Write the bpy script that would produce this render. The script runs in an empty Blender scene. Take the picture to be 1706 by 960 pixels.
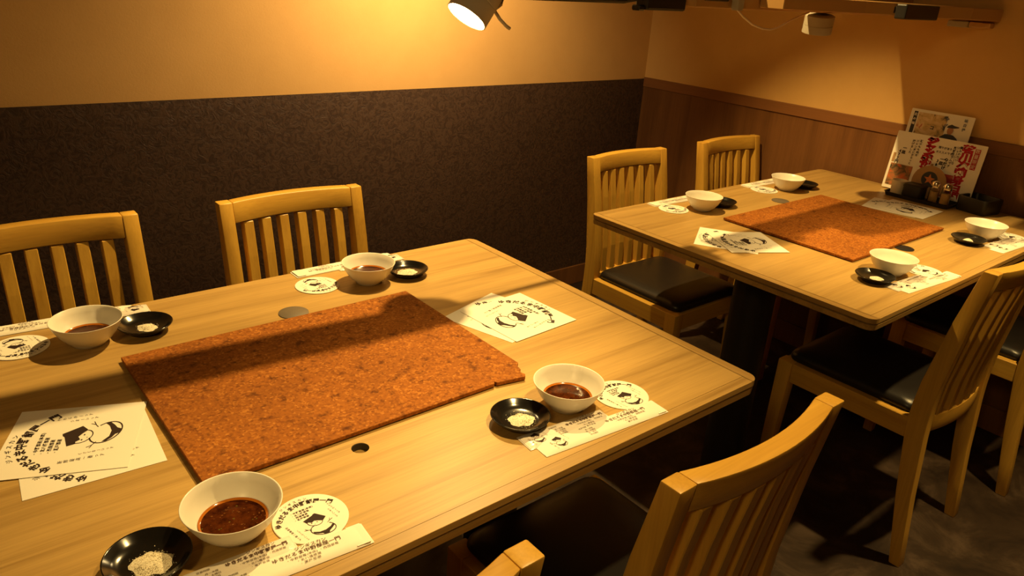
import bpy, bmesh, math, random
from mathutils import Vector, Matrix
random.seed(7)
S = bpy.context.scene
C = S.collection
PI = math.pi

# ---------------------------------------------------------------- camera, world, lights, exposure
cd = bpy.data.cameras.new('camera'); cam = bpy.data.objects.new('camera', cd); C.objects.link(cam)
cd.sensor_width = 36.0; cd.lens = 1245.403 / 1706 * 36.0; cd.clip_start = 0.02
cam.location = (-0.26433, -1.08725, 1.30470)
cam.rotation_euler = (Matrix.Rotation(-0.7076465, 3, 'Z') @ Matrix.Rotation(1.1755767, 3, 'X') @ Matrix.Rotation(0.0673368, 3, 'Z')).to_euler()
S.camera = cam
W = bpy.data.worlds.new('room_air'); S.world = W; W.use_nodes = True
W.node_tree.nodes['Background'].inputs[0].default_value = (1.0, 0.62, 0.28, 1)
W.node_tree.nodes['Background'].inputs[1].default_value = 0.012
S.view_settings.view_transform = 'Standard'; S.view_settings.look = 'None'
S.view_settings.gamma = 1.0; S.view_settings.use_curve_mapping = False
S.view_settings.exposure = 0.0
WARM = (1.0, 0.66, 0.23)
def spot(name, loc, target, power, half_deg, blend=0.5, radius=0.03, color=WARM):
    l = bpy.data.lights.new(name, 'SPOT'); l.energy = power; l.spot_size = 2 * math.radians(half_deg)
    l.spot_blend = blend; l.shadow_soft_size = radius; l.color = color
    o = bpy.data.objects.new(name, l); C.objects.link(o); o.location = loc
    o.rotation_euler = (Vector(target) - Vector(loc)).to_track_quat('-Z', 'Y').to_euler()
    return o
spot('ceiling_light_middle', (1.0, 0.40, 2.2), (0.30, 0.16, 0.72), 205, 27, 0.7, 0.018)
spot('ceiling_light_middle_far', (1.28, 0.46, 2.2), (1.72, 0.20, 0.72), 150, 31, 0.6, 0.018)
spot('ceiling_light_near', (0.62, -0.75, 2.2), (0.38, -0.71, 0.72), 106, 28, 0.9)
spot('ceiling_light_far', (1.74, -0.84, 2.2), (1.60, -0.64, 0.72), 150, 28, 0.9)
al = bpy.data.lights.new('room_fill_light', 'AREA'); al.shape = 'DISK'; al.size = 0.35; al.energy = 7.5; al.color = WARM  # unseen fill light, added to brighten the chair sides and fronts
ao = bpy.data.objects.new('room_fill_light', al); C.objects.link(ao); ao.location = (-1.3, -1.3, 2.1); ao.rotation_euler = (Vector((0.5, -0.5, 0.6)) - ao.location).to_track_quat('-Z', 'Y').to_euler()
spot('hanging_wall_light', (1.12, 0.70, 1.38), (1.12, 1.197, 1.06), 34, 76, 0.6, 0.04, (1.0, 0.67, 0.31))
LAMP_STRENGTH = 45.0
LAMP2_STRENGTH = 20.0

# ---------------------------------------------------------------- materials
def mat(name, col=(0.8, 0.8, 0.8), rough=0.5, metal=0.0, spec=0.5):
    m = bpy.data.materials.new(name); m.use_nodes = True
    b = m.node_tree.nodes['Principled BSDF']
    b.inputs['Base Color'].default_value = (*col, 1); b.inputs['Roughness'].default_value = rough
    b.inputs['Metallic'].default_value = metal; b.inputs['Specular IOR Level'].default_value = spec
    return m
def nodes(m): return m.node_tree.nodes, m.node_tree.links, m.node_tree.nodes['Principled BSDF']
def coords(m, scale, rot=(0, 0, 0), rnd=True):
    n, l, b = nodes(m)
    tc = n.new('ShaderNodeTexCoord'); mp = n.new('ShaderNodeMapping')
    mp.inputs['Scale'].default_value = scale; mp.inputs['Rotation'].default_value = rot
    l.new(tc.outputs['Object'], mp.inputs['Vector'])
    if rnd:
        oi = n.new('ShaderNodeObjectInfo'); ml = n.new('ShaderNodeMath'); ml.operation = 'MULTIPLY'; ml.inputs[1].default_value = 37.0
        l.new(oi.outputs['Random'], ml.inputs[0])
        cx = n.new('ShaderNodeCombineXYZ')
        for k in range(3): l.new(ml.outputs[0], cx.inputs[k])
        l.new(cx.outputs[0], mp.inputs['Location'])
    return mp.outputs['Vector']
def noise(m, vec, scale, detail=4, rough=0.55, dist=0.0):
    n, l, b = nodes(m); t = n.new('ShaderNodeTexNoise')
    t.inputs['Scale'].default_value = scale; t.inputs['Detail'].default_value = detail
    t.inputs['Roughness'].default_value = rough; t.inputs['Distortion'].default_value = dist
    l.new(vec, t.inputs['Vector']); return t.outputs['Fac']
def ramp(m, fac, stops):
    n, l, b = nodes(m); r = n.new('ShaderNodeValToRGB'); e = r.color_ramp.elements
    while len(e) < len(stops): e.new(0.5)
    for k, (p, c) in enumerate(stops): e[k].position = p; e[k].color = (*c, 1)
    l.new(fac, r.inputs['Fac']); return r.outputs['Color']
def mix(m, fac, a, b_, mode='MIX'):
    n, l, b = nodes(m); x = n.new('ShaderNodeMix'); x.data_type = 'RGBA'; x.blend_type = mode
    for s, v in ((0, fac), (6, a), (7, b_)):
        if isinstance(v, (int, float)): x.inputs[s].default_value = v
        elif isinstance(v, tuple): x.inputs[s].default_value = (*v, 1)
        else: l.new(v, x.inputs[s])
    return x.outputs[2]
def bump(m, fac, strength=0.2, dist=0.002):
    n, l, b = nodes(m); bp = n.new('ShaderNodeBump'); bp.inputs['Strength'].default_value = strength
    bp.inputs['Distance'].default_value = dist; l.new(fac, bp.inputs['Height']); l.new(bp.outputs[0], b.inputs['Normal'])
def base(m, col): n, l, b = nodes(m); l.new(col, b.inputs['Base Color'])

def wood(name, light, dark, axis, rough=0.42, amt=1.0, bands=7.0, bold=False):
    m = mat(name, light, rough, spec=0.4)
    sc = [bands * 6] * 3; sc[axis] = bands * 0.35
    v = coords(m, tuple(sc)); f = noise(m, v, 0.5, 6, 0.6, 0.6)
    sc2 = [260] * 3; sc2[axis] = 9
    g = noise(m, coords(m, tuple(sc2)), 1.0, 3, 0.6)
    c1 = ramp(m, f, [(0.36, dark), (0.58, light)])
    c2 = mix(m, 0.22 * amt, c1, ramp(m, g, [(0.3, tuple(x * 0.55 for x in dark)), (0.62, light)]))
    if bold:
        sc3 = [46] * 3; sc3[axis] = 1.1
        h = noise(m, coords(m, tuple(sc3)), 1.0, 5, 0.65, 0.5)
        c2 = mix(m, 1.0, c2, ramp(m, h, [(0.32, (0.74, 0.70, 0.63)), (0.46, (1, 1, 1)), (0.60, (1, 1, 1)), (0.75, (1.10, 1.09, 1.06))]), 'MULTIPLY')
    base(m, c2); bump(m, g, 0.05, 0.0006)
    return m
M = {}
M['table'] = wood('pale_table_wood', (0.51, 0.325, 0.105), (0.36, 0.22, 0.066), 0, 0.36, 1.0, 5.0, True)
M['table_end'] = wood('pale_table_wood_end', (0.49, 0.31, 0.10), (0.36, 0.215, 0.064), 1, 0.36, 1.0, 5.0, True)
M['chair_z'] = wood('chair_wood_upright', (0.66, 0.385, 0.06), (0.51, 0.275, 0.04), 2, 0.4, 0.8, 5.0)
M['chair_x'] = wood('chair_wood_across', (0.66, 0.385, 0.06), (0.51, 0.275, 0.04), 0, 0.4, 0.8, 5.0)
M['chair_y'] = wood('chair_wood_side', (0.65, 0.38, 0.058), (0.51, 0.275, 0.04), 1, 0.4, 0.8, 5.0)
M['wainscot_wood'] = wood('brown_wainscot_wood', (0.20, 0.085, 0.026), (0.125, 0.05, 0.015), 2, 0.45, 1.0, 3.0)
M['trim_wood'] = wood('brown_trim_wood', (0.23, 0.095, 0.03), (0.17, 0.068, 0.02), 1, 0.45, 0.7, 3.0)
M['leather'] = mat('black_leather', (0.012, 0.010, 0.009), 0.36, spec=0.5)
bump(M['leather'], noise(M['leather'], coords(M['leather'], (1, 1, 1)), 420, 2), 0.12, 0.0006)
# cork
m = M['cork'] = mat('cork', (0.4, 0.15, 0.03), 0.8, spec=0.15)
v = coords(m, (1, 1, 1)); n_, l_, b_ = nodes(m)
vo = n_.new('ShaderNodeTexVoronoi'); vo.inputs['Scale'].default_value = 300; l_.new(v, vo.inputs['Vector'])
sep = n_.new('ShaderNodeSeparateColor'); l_.new(vo.outputs['Color'], sep.inputs[0])
cc = ramp(m, sep.outputs[0], [(0.0, (0.20, 0.060, 0.008)), (0.3, (0.275, 0.090, 0.012)), (0.8, (0.32, 0.108, 0.014)), (1.0, (0.44, 0.17, 0.028))])
fk = noise(m, v, 60, 4); fk2 = noise(m, v, 7, 4)
cc = mix(m, 1.0, cc, ramp(m, fk, [(0.30, (0.45, 0.4, 0.35)), (0.44, (1, 1, 1))]), 'MULTIPLY')
cc = mix(m, 1.0, cc, ramp(m, fk2, [(0.3, (0.8, 0.78, 0.75)), (0.65, (1.08, 1.08, 1.08))]), 'MULTIPLY')
base(m, cc); bump(m, sep.outputs[0], 0.25, 0.0005)
M['porcelain'] = mat('white_porcelain', (0.80, 0.76, 0.66), 0.28, spec=0.45)
M['lacquer'] = mat('black_lacquer', (0.008, 0.007, 0.006), 0.16, spec=0.6)
M['black_plastic'] = mat('black_plastic', (0.012, 0.011, 0.010), 0.45)
M['dark_metal'] = mat('dark_metal', (0.035, 0.028, 0.022), 0.5)
M['paper'] = mat('white_paper', (0.84, 0.80, 0.70), 0.75, spec=0.2)
bump(M['paper'], noise(M['paper'], coords(M['paper'], (1, 1, 1)), 30, 2), 0.06, 0.002)
M['film'] = mat('milky_plastic_film', (0.78, 0.72, 0.64), 0.22, spec=0.6)
bump(M['film'], noise(M['film'], coords(M['film'], (40, 90, 40)), 1.0, 3, 0.6, 1.0), 0.35, 0.002)
M['ink'] = mat('brown_black_ink', (0.030, 0.016, 0.012), 0.7, spec=0.2)
M['soft_ink'] = mat('soft_brown_ink', (0.11, 0.065, 0.045), 0.7, spec=0.2)
M['red_ink'] = mat('red_ink', (0.42, 0.015, 0.022), 0.7, spec=0.2)
m = M['sauce'] = mat('brown_dipping_sauce', (0.055, 0.012, 0.003), 0.1, spec=0.28)
base(m, ramp(m, noise(m, coords(m, (1, 1, 1)), 90, 5, 0.7), [(0.36, (0.026, 0.005, 0.001)), (0.66, (0.085, 0.020, 0.004))]))
M['sauce_edge'] = mat('amber_sauce_film', (0.42, 0.13, 0.012), 0.12)
M['sesame'] = mat('sesame_bits', (0.16, 0.055, 0.012), 0.8, spec=0.1)
M['chive'] = mat('green_onion_bits', (0.11, 0.085, 0.012), 0.8, spec=0.1)
m = M['salt'] = mat('peppered_salt', (0.75, 0.66, 0.46), 0.85, spec=0.2)
base(m, ramp(m, noise(m, coords(m, (1, 1, 1)), 800, 2), [(0.36, (0.36, 0.28, 0.16)), (0.47, (0.76, 0.70, 0.54))]))
M['wall_paper'] = m = mat('beige_wallpaper', (0.66, 0.46, 0.20), 0.75, spec=0.15)
f = noise(m, coords(m, (1, 1, 1), rnd=False), 190, 4, 0.65)
base(m, mix(m, 0.35, (0.64, 0.39, 0.135), ramp(m, noise(m, coords(m, (1, 1, 1), rnd=False), 9, 5, 0.6), [(0.35, (0.60, 0.36, 0.12)), (0.65, (0.68, 0.42, 0.15))])))
bump(m, f, 0.22, 0.0018)
M['wall_dark'] = m = mat('embossed_dark_wallpaper', (0.035, 0.026, 0.021), 0.48, spec=0.35)
f = noise(m, coords(m, (1, 1, 1), rnd=False), 42, 5, 0.62, 2.2)
base(m, ramp(m, f, [(0.42, (0.050, 0.029, 0.019)), (0.55, (0.082, 0.048, 0.030))])); bump(m, f, 0.6, 0.004)
M['floor'] = m = mat('mottled_brown_floor', (0.09, 0.06, 0.045), 0.5, spec=0.35)
f = noise(m, coords(m, (1, 1, 1), rnd=False), 5.5, 7, 0.68, 0.9)
base(m, ramp(m, f, [(0.36, (0.018, 0.010, 0.006)), (0.52, (0.036, 0.022, 0.013)), (0.68, (0.085, 0.056, 0.036))]))
M['ceiling'] = mat('dark_ceiling', (0.16, 0.11, 0.06), 0.8)
M['beam'] = m = mat('tan_painted_rail', (0.50, 0.29, 0.105), 0.35, spec=0.5)
M['lamp_shell'] = mat('satin_grey_lamp_shell', (0.55, 0.50, 0.41), 0.4, 0.0)
M['lamp_white'] = mat('white_lamp_shell', (0.40, 0.37, 0.30), 0.45)
M['cable'] = mat('white_cable', (0.75, 0.62, 0.48), 0.5)
M['grey_cap'] = mat('grey_plastic_cap', (0.13, 0.105, 0.075), 0.5)
M['kraft'] = mat('kraft_board', (0.42, 0.25, 0.11), 0.8, spec=0.2)
M['steel'] = mat('polished_steel', (0.75, 0.70, 0.60), 0.18, 1.0)
M['brass'] = mat('brass_fitting', (0.70, 0.45, 0.16), 0.3, 1.0)
m = M['glass'] = mat('clear_glass', (1, 1, 1), 0.03)
nodes(m)[2].inputs['Transmission Weight'].default_value = 1.0; nodes(m)[2].inputs['IOR'].default_value = 1.45
M['spice'] = mat('yellow_spice_powder', (0.62, 0.36, 0.10), 0.9)
M['cream_cup'] = mat('cream_ceramic', (0.72, 0.62, 0.44), 0.4)
M['wet_black'] = mat('shadow_lining', (0.010, 0.008, 0.006), 0.6)
def photo(name, stops, sc):
    m = mat(name, (0.5, 0.2, 0.1), 0.5); base(m, ramp(m, noise(m, coords(m, (1, 1, 1)), sc, 3, 0.6, 0.8), stops)); return m
M['photo_stew'] = photo('food_print_brown', [(0.36, (0.06, 0.045, 0.02)), (0.5, (0.30, 0.14, 0.05)), (0.64, (0.62, 0.13, 0.03))], 38)
M['photo_meat'] = photo('food_print_red', [(0.38, (0.30, 0.03, 0.02)), (0.55, (0.52, 0.06, 0.03)), (0.68, (0.62, 0.22, 0.10))], 30)
M['photo_street'] = photo('scene_print', [(0.36, (0.05, 0.05, 0.045)), (0.46, (0.55, 0.38, 0.16)), (0.62, (0.72, 0.56, 0.32)), (0.7, (0.45, 0.08, 0.05))], 26)
M['print_dark'] = mat('dark_print', (0.035, 0.032, 0.036), 0.6)
M['print_skin'] = mat('skin_print', (0.42, 0.20, 0.09), 0.6)
M['print_blue'] = mat('slate_print', (0.16, 0.17, 0.22), 0.6)
M['print_orange'] = mat('orange_print', (0.62, 0.20, 0.05), 0.6)
def emit(name, col, strength):
    m = bpy.data.materials.new(name); m.use_nodes = True; n = m.node_tree.nodes; n.clear()
    e = n.new('ShaderNodeEmission'); o = n.new('ShaderNodeOutputMaterial'); e.inputs[0].default_value = (*col, 1); e.inputs[1].default_value = strength
    m.node_tree.links.new(e.outputs[0], o.inputs[0]); return m
M['lamp_glow'] = emit('lit_lamp_face', (1.0, 0.70, 0.30), LAMP_STRENGTH)
M['lamp_glow2'] = emit('lit_lamp_face_far', (1.0, 0.68, 0.28), LAMP2_STRENGTH)

# ---------------------------------------------------------------- helpers
def obj(name, bm, m, parent=None, smooth=False, loc=None):
    if isinstance(bm, bmesh.types.BMesh):
        bmesh.ops.recalc_face_normals(bm, faces=bm.faces)
        me = bpy.data.meshes.new(name); bm.to_mesh(me); bm.free()
    else: me = bm
    if not me.materials: me.materials.append(M[m] if isinstance(m, str) else m)
    if smooth:
        for p in me.polygons: p.use_smooth = True
        me.set_sharp_from_angle(angle=math.radians(smooth if smooth is not True else 40))
    o = bpy.data.objects.new(name, me); C.objects.link(o)
    if parent is not None: o.parent = parent
    if loc is not None: o.location = loc
    return o
def empty(name, loc=(0, 0, 0), rz=0.0):
    o = bpy.data.objects.new(name, None); C.objects.link(o); o.location = loc; o.rotation_euler = (0, 0, rz); o.empty_display_size = 0.05
    return o
def tag(o, label=None, cat=None, group=None, kind=None):
    for k, v in (('label', label), ('category', cat), ('group', group), ('kind', kind)):
        if v: o[k] = v
    return o
def copy_tree(o, parent=None):
    c = o.copy(); C.objects.link(c)
    if parent is not None: c.parent = parent
    for ch in list(o.children): copy_tree(ch, c)
    return c
def box(bm, x0, x1, y0, y1, z0, z1, mtx=None):
    vs = [bm.verts.new((x, y, z)) for z in (z0, z1) for y in (y0, y1) for x in (x0, x1)]
    for f in ((0, 2, 3, 1), (4, 5, 7, 6), (0, 1, 5, 4), (2, 6, 7, 3), (0, 4, 6, 2), (1, 3, 7, 5)): bm.faces.new([vs[k] for k in f])
    if mtx is not None:
        for v_ in vs: v_.co = mtx @ v_.co
    return vs
def bevel(bm, off, seg=2, ang=30):
    bmesh.ops.recalc_face_normals(bm, faces=bm.faces)
    es = [e for e in bm.edges if len(e.link_faces) == 2 and e.calc_face_angle(0) > math.radians(ang)]
    bmesh.ops.bevel(bm, geom=es, offset=off, segments=seg, profile=0.5, affect='EDGES', clamp_overlap=True)
    return bm
def bbox(x0, x1, y0, y1, z0, z1, off=0.002, seg=2):
    bm = bmesh.new(); box(bm, x0, x1, y0, y1, z0, z1); return bevel(bm, off, seg)
def lathe(prof, seg=40, bm=None, cx=0, cy=0):
    bm = bm or bmesh.new(); rings = []
    for r, z in prof:
        if r < 1e-6: rings.append([bm.verts.new((cx, cy, z))])
        else: rings.append([bm.verts.new((cx + r * math.cos(2 * PI * k / seg), cy + r * math.sin(2 * PI * k / seg), z)) for k in range(seg)])
    for a, b in zip(rings, rings[1:]):
        for k in range(seg):
            q = [a[k % len(a)], a[(k + 1) % len(a)], b[(k + 1) % len(b)], b[k % len(b)]]
            u = [];  [u.append(v_) for v_ in q if v_ not in u]
            if len(u) > 2: bm.faces.new(u)
    return bm
def rr(hx, hy, r, n=6):
    r = max(min(r, hx, hy), 1e-4); out = []
    for sx, sy, a0 in ((1, 1, 0), (-1, 1, 90), (-1, -1, 180), (1, -1, 270)):
        for k in range(n + 1):
            a = math.radians(a0 + 90 * k / n); out.append((sx * (hx - r) + r * math.cos(a), sy * (hy - r) + r * math.sin(a)))
    return out
def loft(levels, n=6, cap0=True, cap1=True, bm=None, cx=0, cy=0):   # levels: (hx, hy, r, z)
    bm = bm or bmesh.new(); rings = [[bm.verts.new((cx + x, cy + y, z)) for x, y in rr(hx, hy, r, n)] for hx, hy, r, z in levels]
    N = len(rings[0])
    for a, b in zip(rings, rings[1:]):
        for k in range(N): bm.faces.new((a[k], a[(k + 1) % N], b[(k + 1) % N], b[k]))
    if cap0: bm.faces.new(rings[0][::-1])
    if cap1: bm.faces.new(rings[-1])
    return bm
def prism(outline, z0, z1, bm=None):
    bm = bm or bmesh.new()
    a = [bm.verts.new((x, y, z0)) for x, y in outline]; b = [bm.verts.new((x, y, z1)) for x, y in outline]
    bm.faces.new(a[::-1]); bm.faces.new(b); N = len(a)
    for k in range(N): bm.faces.new((a[k], a[(k + 1) % N], b[(k + 1) % N], b[k]))
    return bm
def prism_x(outline, x0, x1):                                        # outline in (y, z)
    bm = bmesh.new()
    a = [bm.verts.new((x0, y, z)) for y, z in outline]; b = [bm.verts.new((x1, y, z)) for y, z in outline]
    bm.faces.new(a[::-1]); bm.faces.new(b); N = len(a)
    for k in range(N): bm.faces.new((a[k], a[(k + 1) % N], b[(k + 1) % N], b[k]))
    return bm
def tube(pts, r, seg=8, bm=None):
    bm = bm or bmesh.new(); P = [Vector(p) for p in pts]; rings = []; N = len(P)
    for i, p in enumerate(P):
        t = (P[min(i + 1, N - 1)] - P[max(i - 1, 0)]).normalized()
        u = t.cross(Vector((0, 0, 1)) if abs(t.z) < 0.9 else Vector((1, 0, 0))).normalized(); w = t.cross(u)
        rings.append([bm.verts.new(p + r * (math.cos(2 * PI * k / seg) * u + math.sin(2 * PI * k / seg) * w)) for k in range(seg)])
    for a, b in zip(rings, rings[1:]):
        for k in range(seg): bm.faces.new((a[k], a[(k + 1) % seg], b[(k + 1) % seg], b[k]))
    bm.faces.new(rings[0][::-1]); bm.faces.new(rings[-1])
    return bm

# ---------------------------------------------------------------- printed designs (flat ink meshes)
def text(bm, s, size, x, y, rot=0.0, bold=0.0, align='CENTER', sx=1.0, space=1.0):
    c = bpy.data.curves.new('text', 'FONT'); c.body = s; c.size = size; c.resolution_u = 1; c.offset = bold * size; c.space_character = space
    c.align_x = align; c.align_y = 'CENTER'
    o = bpy.data.objects.new('text', c); C.objects.link(o)
    me = bpy.data.meshes.new_from_object(o.evaluated_get(bpy.context.evaluated_depsgraph_get()))
    me.transform(Matrix.Translation((x, y, 0)) @ Matrix.Rotation(rot, 4, 'Z') @ Matrix.Diagonal((sx, 1, 1, 1)))
    bm.from_mesh(me); bpy.data.meshes.remove(me); bpy.data.objects.remove(o); bpy.data.curves.remove(c)
def vtext(bm, s, size, x, y, step=None, lean=0.0, bold=0.0, sx=1.0):          # vertical writing, top to bottom
    for k, ch in enumerate(s):
        d = (step or size * 1.05) * k
        text(bm, ch, size, x + lean * d, y - d, -PI / 2 if ch in 'ー' else 0, bold, 'CENTER', sx)
def poly(bm, pts): bm.faces.new([bm.verts.new((x, y, 0)) for x, y in pts])
def stroke(bm, pts, w):
    N = len(pts); L = []; R = []
    for i, p in enumerate(pts):
        a = Vector(pts[max(i - 1, 0)]); b = Vector(pts[min(i + 1, N - 1)]); t = (b - a).normalized(); n = Vector((-t.y, t.x)) * w / 2
        L.append(bm.verts.new((p[0] + n.x, p[1] + n.y, 0))); R.append(bm.verts.new((p[0] - n.x, p[1] - n.y, 0)))
    for k in range(N - 1): bm.faces.new((L[k], L[k + 1], R[k + 1], R[k]))
def ell(cx, cy, a, b, rot, t0, t1, n=20):
    c, s = math.cos(rot), math.sin(rot); out = []
    for k in range(n + 1):
        t = math.radians(t0 + (t1 - t0) * k / n); x, y = a * math.cos(t), b * math.sin(t); out.append((cx + x * c - y * s, cy + x * s + y * c))
    return out
def emblem(bm, s=1.0, ox=0.0, oy=0.0):                               # round wrestler crest: dark hair, round body, dark belt
    T = lambda pts: [(ox + s * x, oy + s * y) for x, y in pts]
    poly(bm, T([(-0.24, -0.04), (-0.19, -0.16), (-0.13, -0.15), (-0.07, -0.21), (0.02, -0.165), (0.11, -0.21), (0.20, -0.27), (0.235, -0.265), (0.35, -0.17), (0.19, 0.045), (0.15, 0.10), (0.09, 0.085), (0.05, 0.05)]))
    stroke(bm, T(ell(0.015, -0.215, 0.20, 0.155, math.radians(-22), 172, 372)), 0.016 * s)
    stroke(bm, T(ell(0.09, -0.575, 0.325, 0.225, math.radians(-18), 128, 418, 30)), 0.022 * s)
    b = ell(0.09, -0.575, 0.315, 0.215, math.radians(-18), 196, 350, 14)
    up = [(-0.195, -0.555), (-0.05, -0.645), (0.12, -0.655), (0.28, -0.60), (0.385, -0.52)]
    lo = [(0.395, -0.60), (0.30, -0.675), (0.20, -0.735), (0.16, -0.80), (0.04, -0.795), (0.0, -0.73), (-0.10, -0.69), (-0.185, -0.62)]
    poly(bm, T(up + lo))
    stroke(bm, T([(0.28, -0.42), (0.34, -0.38), (0.46, -0.33)]), 0.014 * s); stroke(bm, T([(0.36, -0.37), (0.40, -0.29)]), 0.012 * s)
    stroke(bm, T([(-0.18, -0.47), (-0.26, -0.43), (-0.36, -0.40)]), 0.014 * s); stroke(bm, T([(-0.27, -0.43), (-0.33, -0.35)]), 0.012 * s)
    for ex, ey in ((-0.085, -0.235), (0.065, -0.25)): poly(bm, T(ell(ex, ey, 0.020, 0.014, 0, 0, 330, 7)))
    poly(bm, T(ell(-0.02, -0.305, 0.012, 0.008, 0, 0, 330, 6)))
SHOP = 'ゆきだるま中野部屋一門'
BRANCH = ['・中野部屋(本店)', '・北八幡部屋', '・西国部屋', '・瀬戸部屋']
def round_design(R):
    lt = bmesh.new(); em = bmesh.new()
    for k, ch in enumerate(SHOP):
        a = 154 - 11.3 * k; ar = math.radians(a)
        text(lt, ch, 0.185, 0.93 * math.cos(ar), -0.28 + 0.93 * math.sin(ar), ar - PI / 2, 0.035)
    for k, ch in enumerate('ジンギスカン'):
        ar = math.radians(117 - 7.6 * k); text(lt, ch, 0.10, -0.02 + 1.10 * math.cos(ar), -0.28 + 1.10 * math.sin(ar), ar - PI / 2, 0.01)
    for k, s in enumerate(BRANCH): text(lt, s, 0.076, -0.42, 0.385 - 0.098 * k, 0.02, 0.02, 'LEFT', 1.0, 1.25)
    vtext(lt, 'やわらかーっす', 0.072, 0.62, 0.25, 0.08, 0.20); vtext(lt, 'うまーいっす', 0.072, 0.54, 0.03, 0.075, 0.15)
    vtext(lt, '新鮮最高一番っす', 0.078, -0.69, -0.05, 0.085, 0.17); vtext(lt, 'くさくなーいっす', 0.062, -0.50, -0.30, 0.065, 0.2)
    emblem(em)
    for b in (lt, em): bmesh.ops.scale(b, vec=(R, R, 1), verts=b.verts)
    return lt, em
def mesh(name, bm, m):
    me = bpy.data.meshes.new(name); bm.to_mesh(me); bm.free(); me.materials.append(M[m]); return me
lt, em = round_design(0.0425); COASTER_TXT = mesh('coaster_lettering', lt, 'ink'); COASTER_EMB = mesh('coaster_emblem', em, 'ink')
lt, em = round_design(0.083); LEAF_TXT = mesh('leaflet_lettering', lt, 'ink'); LEAF_EMB = mesh('leaflet_emblem', em, 'ink')
def strip_design(main_x, block_x, em_x, bold, sc):
    lt = bmesh.new(); em = bmesh.new()
    text(lt, 'ジンギスカン', 0.0052 * sc, main_x + 0.006, 0.0105, 0, 0.01)
    text(lt, SHOP, 0.0060 * sc, main_x, 0.0042, 0, bold)
    text(lt, BRANCH[0] + ' ' + BRANCH[2], 0.0036 * sc, main_x + 0.004, -0.0022, 0, 0.0, 'CENTER', 1.0, 1.15)
    text(lt, BRANCH[1], 0.0036 * sc, main_x - 0.002, -0.0072, 0, 0.0, 'CENTER', 1.0, 1.2); text(lt, BRANCH[3], 0.0036 * sc, main_x - 0.002, -0.0120, 0, 0.0, 'CENTER', 1.0, 1.3)
    text(lt, '営業時間', 0.0034, block_x - 0.004, 0.0078, 0, 0)
    for k, s in enumerate(('月〜木曜', '金・土曜日', '日・祝日', '年中無休')): text(lt, s, 0.0034, block_x + 0.003, 0.0022 - 0.0042 * k, 0, 0, 'CENTER')
    vtext(lt, 'うまいっす', 0.0028, em_x + 0.0125, 0.0095, 0.0030, 0.2); vtext(lt, '新鮮一番っす', 0.0028, em_x - 0.0135, 0.001, 0.0029, 0.2)
    emblem(em, 0.0245, em_x - 0.002, 0.0075)
    return mesh('sleeve_lettering', lt, 'soft_ink'), mesh('sleeve_emblem', em, 'ink')
SLEEVE_TXT, SLEEVE_EMB = strip_design(0.046, -0.028, -0.080, 0.01, 1.15)
TOWEL_TXT, TOWEL_EMB = strip_design(0.034, -0.016, -0.052, 0.035, 1.0)

# ---------------------------------------------------------------- the room
XW, YW, YF, XL, H = 2.385, 1.197, -2.6, -2.2, 2.45
WZ = 0.918
def struct(name, bm, m, parent=None, smooth=False):
    o = obj(name, bm, m, parent, smooth)
    if parent is None: o['kind'] = 'structure'
    return o
def slab(x0, x1, y0, y1, z0, z1): bm = bmesh.new(); box(bm, x0, x1, y0, y1, z0, z1); return bm
struct('floor', slab(XL, XW, YF, YW, -0.05, 0.0), 'floor')
struct('ceiling', slab(XL, XW, YF, YW, H, H + 0.05), 'ceiling')
wb = struct('wall_back', slab(XL - 0.1, XW + 0.1, YW, YW + 0.1, 0, H), 'wall_paper')
struct('dark_wainscot', slab(XL, XW, YW - 0.003, YW, 0.0, WZ), 'wall_dark', wb)
wr = struct('wall_right', slab(XW, XW + 0.1, YF, YW, 0, H), 'wall_paper')
struct('brown_wainscot', slab(XW - 0.004, XW, YF, YW - 0.003, 0.0, 0.886), 'wainscot_wood', wr)
struct('trim_1', bbox(XW - 0.009, XW, YF, YW - 0.003, 0.884, 0.925, 0.0015, 1), 'trim_wood')
struct('baseboard_back', bbox(XL, XW - 0.009, YW - 0.013, YW - 0.003, 0.0, 0.088, 0.0015, 1), 'wainscot_wood')
struct('baseboard_right', bbox(XW - 0.013, XW - 0.004, YF, YW - 0.014, 0.0, 0.088, 0.0015, 1), 'wainscot_wood')
struct('wall_left', slab(XL - 0.1, XL, YF, YW, 0, H), 'wall_paper')
struct('wall_front', slab(XL - 0.1, XW + 0.1, YF - 0.1, YF, 0, H), 'wall_paper')

# ---------------------------------------------------------------- tables
D, LEN, ZT = 0.80, 1.187, 0.72
def flat_with_holes(hx, hy, holes, z0, z1):                          # a board with round holes
    c = bpy.data.curves.new('board', 'CURVE'); c.dimensions = '2D'; c.fill_mode = 'BOTH'; c.extrude = (z1 - z0) / 2
    def spl(pts):
        s = c.splines.new('POLY'); s.points.add(len(pts) - 1)
        for p, (x, y) in zip(s.points, pts): p.co = (x, y, 0, 1)
        s.use_cyclic_u = True
    spl([(-hx, -hy), (hx, -hy), (hx, hy), (-hx, hy)])
    for x, y, r in holes: spl([(x + r * math.cos(2 * PI * k / 28), y + r * math.sin(2 * PI * k / 28)) for k in range(28)])
    o = bpy.data.objects.new('board', c); C.objects.link(o)
    me = bpy.data.meshes.new_from_object(o.evaluated_get(bpy.context.evaluated_depsgraph_get()))
    bpy.data.objects.remove(o); bpy.data.curves.remove(c)
    me.transform(Matrix.Translation((0, 0, (z0 + z1) / 2))); return me
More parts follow.
